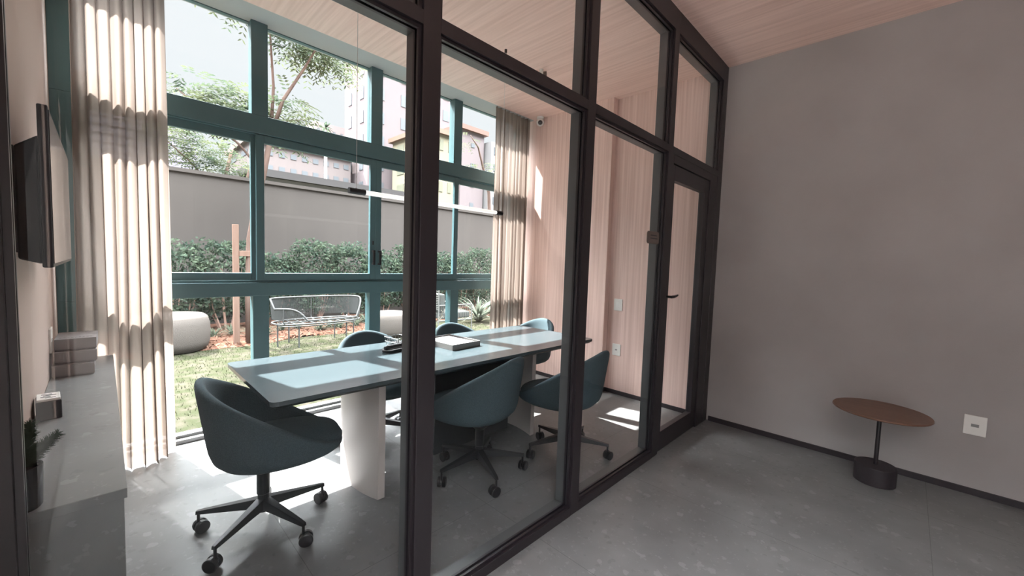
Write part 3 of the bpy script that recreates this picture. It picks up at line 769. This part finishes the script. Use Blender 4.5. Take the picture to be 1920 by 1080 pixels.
for i in range(26):
    y = 0.3 + i * 0.27 + rnd.uniform(-0.1, 0.1); x = -7.35 - max(0, y - 2.5) * 0.10 + rnd.uniform(-0.25, 0.3)
    tuft('border_grass', (x, y, G + 0.02), 34, 0.42 * rnd.uniform(0.8, 1.15), 0.012, 'strappy green border plant growing in the mulch before the hedge', 'plant', 'strappy border plants in the mulch bed', 100 + i, M_strap)
M_agave = leafmat('agave_leaf', (0.07, 0.085, 0.065), (0.13, 0.14, 0.11), 3, 0.3)
tuft('agave_plant', (-6.45, 6.75, G), 60, 1.15, 0.030, 'large pale green spiky agave clump left of the far curtain', 'plant', None, 400, M_agave)
tuft('agave_plant', (-7.3, 8.0, G), 46, 0.95, 0.028, 'pale green spiky agave clump nearest the far curtain', 'plant', None, 401, M_agave)

# poufs
M_pouf = mat('woven_cream', (0.085, 0.075, 0.068), 0.95, spec=0.0, bump=(120, 0.5))
def pouf(loc, r, h, label):
    bm = bm_(); prof = [(0, 0), (r * 0.80, 0), (r * 0.92, 0.02), (r * 0.985, h * 0.25), (r, h * 0.5), (r * 0.985, h * 0.75), (r * 0.93, h * 0.93), (r * 0.84, h), (0, h + 0.01)]
    lathe(bm, prof, n=48)
    o = obj('pouf', bm, M_pouf, smooth=True); o.location = loc
    return tag(o, label, 'pouf')
pouf((-6.78, 0.72, G), 0.50, 0.56, 'round cream woven pouf on the lawn beside the near curtain')
pouf((-6.05, 4.05, G), 0.42, 0.46, 'round cream woven pouf on the lawn beyond the table, right of the wire bench')

# wire bench
t = thing('wire_bench', 'curved grey wire garden bench on the lawn', 'bench', (-6.12, 2.68, G), math.radians(0))
M_wire = mat('grey_wire', (0.05, 0.052, 0.052), 0.5, metal=0.2)
A_, B_ = 0.33, 0.72
def ov(a, s=1.0, z=0.0):
    c, q = math.cos(a), math.sin(a)
    return Vector((A_ * s * math.copysign(abs(c) ** 0.75, c), B_ * s * math.copysign(abs(q) ** 0.75, q), z))
bm = bm_(); tube(bm, [ov(2 * PI * i / 48, 1, 0.40) for i in range(49)], 0.014, 8, False)
tube(bm, [ov(2 * PI * i / 48, 0.9, 0.36) for i in range(49)], 0.009, 8, False); obj('seat_ring', bm, M_wire, t, smooth=True)
bm = bm_()
for i in range(9):
    y = -0.6 + i * 0.15; xw_ = 0.30 * (1 - (abs(y) / 0.72) ** 3); box(bm, -xw_, xw_, y - 0.006, y + 0.006, 0.392, 0.404)
box(bm, -0.006, 0.006, -0.7, 0.7, 0.384, 0.394); obj('seat_slats', bm, M_wire, t)
def hback(a):     # back rim height above seat; a=PI is the garden side, -PI/2 the left end, 0 the room side
    d = (a - PI + PI) % (2 * PI) - PI
    if d > 0:
        if d < 1.5: return 0.40
        if d < 1.85: return 0.40 - 0.16 * (d - 1.5) / 0.35
        return max(0.0, 0.26 * (1 - ((d - 2.15) / 0.75) ** 4))
    d = -d
    if d < 1.5: return 0.40
    return max(0.0, 0.40 * (1 - ((d - 1.5) / 0.9) ** 2))
bm = bm_(); rimp = []
NA = 280
for i in range(NA):
    a = 2 * PI * i / NA; h = hback(a)
    if h > 0.03: tube(bm, [ov(a, 1.0, 0.47), ov(a, 1.03, 0.40 + h)], 0.0035, 4)
obj('cord_weave', bm, M_wire, t)
bm = bm_()
for seg in (range(0, NA + 1),):
    pts = [ov(2 * PI * i / NA, 1.03, 0.40 + max(0.06, hback(2 * PI * i / NA))) for i in seg]; tube(bm, pts, 0.014, 8, False)
obj('back_rail', bm, mat('pale_wire', (0.085, 0.085, 0.085), 0.5, spec=0.0), t, smooth=True)
for a in (0.55, PI - 0.55, PI + 0.55, -0.55, PI / 2, -PI / 2):
    bm = bm_(); p = ov(a, 0.9, 0); tube(bm, [(p.x, p.y, 0), (p.x, p.y, 0.37)], 0.012, 8); obj('leg', bm, M_wire, t)
for a in (0.9, PI - 0.9, PI + 0.9, PI, -0.9):
    bm = bm_(); tube(bm, [ov(a, 1.0, 0.40), ov(a, 1.05, 0.44), ov(a, 1.04, 0.40 + max(0.07, hback(a)))], 0.009, 8); obj('back_strut', bm, M_wire, t)

# outdoor rope armchair behind the agave
t = thing('rope_armchair', 'grey rope back garden armchair with a high frame beyond the table', 'chair', (-6.0, 5.42, G), math.radians(-6))
M_rope = mat('pale_rope', (0.11, 0.11, 0.105), 0.7, spec=0.0)
bm = bm_()
for sx, sy in ((-1, -1), (1, -1), (1, 1), (-1, 1)):
    tube(bm, [(sx * 0.36, sy * 0.42, 0), (sx * 0.36, sy * 0.42, 0.58 if sy > 0 else 0.98)], 0.013, 8)
tube(bm, [(-0.36, -0.42, 0.98), (0.36, -0.42, 0.98)], 0.013, 8)
for s in (-1, 1): tube(bm, [(s * 0.36, -0.42, 0.58), (s * 0.36, 0.42, 0.58)], 0.013, 8)
tube(bm, [(0.36, -0.42, 0.25), (0.36, 0.42, 0.25)], 0.013, 8); tube(bm, [(-0.36, -0.42, 0.25), (-0.36, 0.42, 0.25)], 0.013, 8)
obj('frame', bm, M_rope, t)
bm = bm_()
for i in range(12): z = 0.5 + i * 0.038; tube(bm, [(-0.36, -0.42, z), (0.36, -0.42, z)], 0.005, 6)
for i in range(18): y = -0.40 + i * 0.047; tube(bm, [(0.36, y, 0.25), (0.36, y, 0.58)], 0.004, 5)
obj('rope_weave', bm, M_rope, t)
boxes('seat_cushion', [(-0.33, 0.33, -0.38, 0.40, 0.28, 0.42)], mat('grey_cushion', (0.06, 0.063, 0.06), 0.9, spec=0.0), t, 0.03)
boxes('back_cushion', [(-0.32, 0.32, -0.38, -0.24, 0.42, 0.82)], MATS['grey_cushion'], t, 0.03)

# wooden tree stakes
t = thing('tree_stake', 'pale timber stake with a cross bar supporting the young tree', 'stake', (-6.62, 1.55, G))
M_timber = mat('raw_timber', (0.15, 0.10, 0.08), 0.8, spec=0.0, noise=((20, 20, 2), (0.12, 0.075, 0.058), 0.3, 0.7, 3))
boxes('post', [(-0.045, 0.045, -0.040, 0.040, 0, 2.02)], M_timber, t, 0.004)
boxes('cross_bar', [(-0.05, -0.045 + 0.10, 0.04, 0.36, 1.50, 1.59)], M_timber, t, 0.004)

# ------------------------------------------------------------------ trees
M_bark = mat('pink_bark', (0.10, 0.065, 0.055), 0.9, spec=0.0, noise=((8, 8, 3), (0.135, 0.095, 0.08), 0.35, 0.65, 4))
M_tleaf = leafmat('tree_leaf', (0.035, 0.052, 0.036), (0.080, 0.090, 0.048), 2, 0.5)
def tree(label, loc, limbs, clusters, nper, seed, ls, m=None, tr=1.0):
    r = random.Random(seed)
    t = thing('garden_tree', label, 'tree', loc)
    bm = bm_()
    for pts, r0_, r1_ in limbs:
        n = len(pts); tube(bm, pts, [r0_ + (r1_ - r0_) * i / (n - 1) for i in range(n)], 9)
    obj('trunk', bm, M_bark, t, smooth=True)
    bm = bm_()
    for (cx, cy, cz, rx, ry, rz, dens) in clusters:
        for s in range(int(nper * dens)):
            d = rv(r) * (r.random() ** 0.5); base = Vector((cx + d.x * rx, cy + d.y * ry, cz + d.z * rz))
            # a pinnate sprig: leaflets along a drooping twig
            dirn = Vector((d.x + r.uniform(-0.4, 0.4), d.y + r.uniform(-0.4, 0.4), r.uniform(-0.5, 0.3))).normalized()
            side = dirn.cross(Vector((0, 0, 1))).normalized()
            for q in range(5):
                p = base + dirn * (q * ls * 0.8) + Vector((0, 0, -0.06 * ls * q * q))
                for sg in (-1, 1):
                    u = (side * sg + dirn * 0.5 + Vector((0, 0, -0.3))).normalized() * ls * 0.55
                    add_leaf(bm, p + u, u, dirn * ls * 0.20)
    obj('foliage', bm, m or M_tleaf, t)
    return t
tree('young garden tree with a slim pinkish trunk tied to the timber stake', (-6.62, 1.74, G),
     [([(0, 0, 0), (-0.02, 0.0, 1.0), (0.0, 0.02, 1.8), (0.03, 0.10, 2.35), (0.10, 0.20, 2.9), (0.20, 0.28, 3.5)], 0.062, 0.040),
      ([(0.20, 0.28, 3.5), (0.35, 0.42, 4.1), (0.5, 0.72, 4.7), (0.55, 1.0, 5.3)], 0.035, 0.012), ([(0.20, 0.28, 3.5), (0.3, 0.30, 4.3), (0.3, 0.25, 5.2)], 0.03, 0.012),
      ([(0.1, 0.2, 2.9), (0.0, -0.1, 3.3), (-0.1, -0.5, 3.7), (-0.1, -0.9, 4.0)], 0.022, 0.008), ([(0.2, 0.3, 3.5), (0.0, 0.6, 3.9), (0.0, 0.9, 4.0)], 0.02, 0.006)],
     [(-0.2, -0.25, 3.95, 0.5, 0.45, 0.40, 1.3), (-0.3, -0.75, 3.9, 0.5, 0.35, 0.45, 0.7), (0.0, 0.55, 3.95, 0.45, 0.42, 0.50, 1.2), (0.4, 0.75, 5.15, 0.5, 0.5, 0.38, 1.2), (0.4, 0.05, 5.6, 0.6, 0.7, 0.35, 1.1), (0.3, -0.4, 5.75, 0.5, 0.5, 0.3, 0.8), (0.5, 1.2, 5.0, 0.4, 0.4, 0.25, 0.5)],
     150, 31, 0.085)
tree('bushy tree standing behind the garden wall at its left end', (-11.5, 2.0, G),
     [([(0, 0, 0), (0.1, 0.1, 2.0), (0.0, 0.25, 3.3), (-0.2, 0.5, 4.4)], 0.08, 0.03), ([(0.1, 0.1, 2.2), (0.2, 0.7, 3.4), (0.2, 1.0, 4.6)], 0.05, 0.02), ([(0, 0.2, 3.0), (-0.2, -0.4, 3.8), (-0.3, -0.9, 4.3)], 0.03, 0.01)],
     [(0, -0.4, 4.2, 0.8, 0.7, 0.6, 1.4), (0, 0.25, 3.8, 0.7, 0.6, 0.6, 1.0), (0, -0.9, 4.7, 0.6, 0.5, 0.4, 0.6), (0, 0.6, 3.35, 0.6, 0.7, 0.25, 0.7)],
     150, 32, 0.09)
tree('sparse tree with one long bare branch beyond the far curtain', (-10.5, 10.6, G),
     [([(0, 0, 0), (0, 0.1, 3.0), (0.0, 0.0, 4.2), (0.1, -0.35, 4.9), (0.3, -0.85, 5.7), (0.4, -1.3, 6.0)], 0.09, 0.014)],
     [(0, -0.3, 4.9, 0.8, 0.8, 0.35, 0.5), (0, 0.6, 5.1, 0.8, 0.6, 0.5, 0.7), (0.2, -1.3, 5.9, 0.4, 0.3, 0.2, 0.12)], 70, 33, 0.09)

# ------------------------------------------------------------------ far buildings
def building(label, x0, x1, y0, y1, z1, wall, winm, rows, cols_f, cols_s, wz=0.5, wy=0.45, z_start=3.0, roof=None, cat='building'):
    """faces: +x (front) and -y (side)"""
    cx, cy = (x0 + x1) / 2, (y0 + y1) / 2
    t = thing('apartment_building', label, cat, (cx, cy, G))
    boxes('walls', [(x0 - cx, x1 - cx, y0 - cy, y1 - cy, 0, z1)], wall, t)
    dz = (z1 - z_start) / rows
    lst = []
    for r in range(rows):
        z = z_start + dz * (r + 0.25)
        for c in range(cols_f):
            dy = (y1 - y0) / cols_f; y = y0 + dy * (c + 0.5) - cy
            lst.append((x1 - cx - 0.02, x1 - cx + 0.06, y - dy * wy / 2, y + dy * wy / 2, z, z + dz * wz))
        for c in range(cols_s):
            dx = (x1 - x0) / cols_s; x = x0 + dx * (c + 0.5) - cx
            lst.append((x - dx * wy / 2, x + dx * wy / 2, y0 - cy - 0.06, y0 - cy + 0.02, z, z + dz * wz))
    for b in lst[:100]: boxes('window', [b], winm, t)
    if roof: boxes('roof', [(x0 - cx - 0.4, x1 - cx + 0.4, y0 - cy - 0.4, y1 - cy + 0.4, z1, z1 + 0.5)], roof, t)
    return t
M_pk = mat('pink_facade', (0.1764, 0.1476, 0.1505), 0.9, spec=0.0); M_wh = mat('white_facade', (0.2072, 0.2016, 0.2016), 0.9, spec=0.0)
M_ye = mat('yellow_facade', (0.238, 0.216, 0.158), 0.9, spec=0.0); M_li = mat('lilac_facade', (0.1944, 0.1818, 0.2070), 0.9, spec=0.0)
M_wd = mat('far_window', (0.108, 0.119, 0.130), 0.4); M_rf = mat('far_roof', (0.144, 0.122, 0.115), 0.9, spec=0.0)
building('tall pink apartment tower right of the tree, cut off by the window head', -51.5, -45, 22.2, 34.8, 42, M_pk, M_wd, 14, 4, 2, 0.5, 0.30)
building('lilac striped block beyond the garden wall beside the near curtain', -40, -30, -2, 4.2, 9.0, M_li, mat('pale_louvre', (0.169, 0.155, 0.180), 0.8, spec=0.0), 11, 1, 1, 0.35, 0.98, 4.0)
t = building('long low white building with a dark eave just above the garden wall', -38, -31, 7.2, 21.0, 6.9, M_wh, M_wd, 1, 14, 3, 0.55, 0.6, 5.4, mat('dark_eave', (0.065, 0.061, 0.061), 0.8, spec=0.0))
building('wide pinkish block behind the long low building', -58, -48, 11.0, 21.5, 13.2, mat('dusty_facade', (0.173, 0.148, 0.144), 0.9, spec=0.0), M_wd, 4, 9, 2, 0.35, 0.5, 7.0, M_rf)
building('small pink block far beyond, left of the tall tower', -70, -60, 21.5, 27.0, 20.6, mat('rose_facade', (0.259, 0.209, 0.205), 0.9, spec=0.0), M_wd, 5, 5, 2, 0.4, 0.35, 8.0, None)
building('pale yellow house behind the middle post, with a red brown roof', -43.5, -36, 24.6, 28.0, 15.2, M_ye, mat('olive_window', (0.144, 0.144, 0.101), 0.6), 5, 3, 2, 0.5, 0.4, 4.0, mat('tan_roof', (0.202, 0.144, 0.112), 0.9, spec=0.0))
building('plain pink block between the yellow house and the white block', -44.3, -35.5, 28.6, 32.0, 16.3, M_pk, M_wd, 5, 1, 1, 0.2, 0.15, 5.0, mat('red_roof', (0.187, 0.122, 0.104), 0.9, spec=0.0))
building('white apartment block with small dark windows beside the far curtain', -44, -34.5, 32.3, 44, 15.6, M_wh, mat('dark_window', (0.072, 0.079, 0.086), 0.5), 6, 8, 2, 0.45, 0.4, 4.0)
# slim palm by the tower
t = thing('palm_tree', 'slim lone palm rising left of the tall tower', 'palm', (-40, 15.45, G))
bm = bm_(); tube(bm, [(0, 0, 0), (0, 0.05, 7), (0, 0.1, 14.0)], [0.22, 0.16, 0.12], 10); obj('trunk', bm, mat('pale_trunk', (0.5, 0.45, 0.42), 0.9), t, smooth=True)
bm = bm_(); r = random.Random(8)
for i in range(26):
    a = r.uniform(0, 2 * PI); d = Vector((math.cos(a), math.sin(a), 0)); s = Vector((-d.y, d.x, 0)) * 0.10; e = r.uniform(-0.3, 1.4); l = r.uniform(0.5, 1.0)
    p = [Vector((0, 0.1, 14.0)) + d * (l * u) * math.cos(e) + Vector((0, 0, l * (math.sin(e) * u * 1.3 - 0.5 * u * u))) for u in (0, 0.35, 0.7, 1)]
    vs = [(bm.verts.new(q - s * w_), bm.verts.new(q + s * w_)) for q, w_ in zip(p, (0.4, 1, 0.8, 0.1))]
    for A, B in zip(vs, vs[1:]): bm.faces.new((A[0], A[1], B[1], B[0]))
obj('fronds', bm, M_hedge, t)
# wooded slope behind the roofs
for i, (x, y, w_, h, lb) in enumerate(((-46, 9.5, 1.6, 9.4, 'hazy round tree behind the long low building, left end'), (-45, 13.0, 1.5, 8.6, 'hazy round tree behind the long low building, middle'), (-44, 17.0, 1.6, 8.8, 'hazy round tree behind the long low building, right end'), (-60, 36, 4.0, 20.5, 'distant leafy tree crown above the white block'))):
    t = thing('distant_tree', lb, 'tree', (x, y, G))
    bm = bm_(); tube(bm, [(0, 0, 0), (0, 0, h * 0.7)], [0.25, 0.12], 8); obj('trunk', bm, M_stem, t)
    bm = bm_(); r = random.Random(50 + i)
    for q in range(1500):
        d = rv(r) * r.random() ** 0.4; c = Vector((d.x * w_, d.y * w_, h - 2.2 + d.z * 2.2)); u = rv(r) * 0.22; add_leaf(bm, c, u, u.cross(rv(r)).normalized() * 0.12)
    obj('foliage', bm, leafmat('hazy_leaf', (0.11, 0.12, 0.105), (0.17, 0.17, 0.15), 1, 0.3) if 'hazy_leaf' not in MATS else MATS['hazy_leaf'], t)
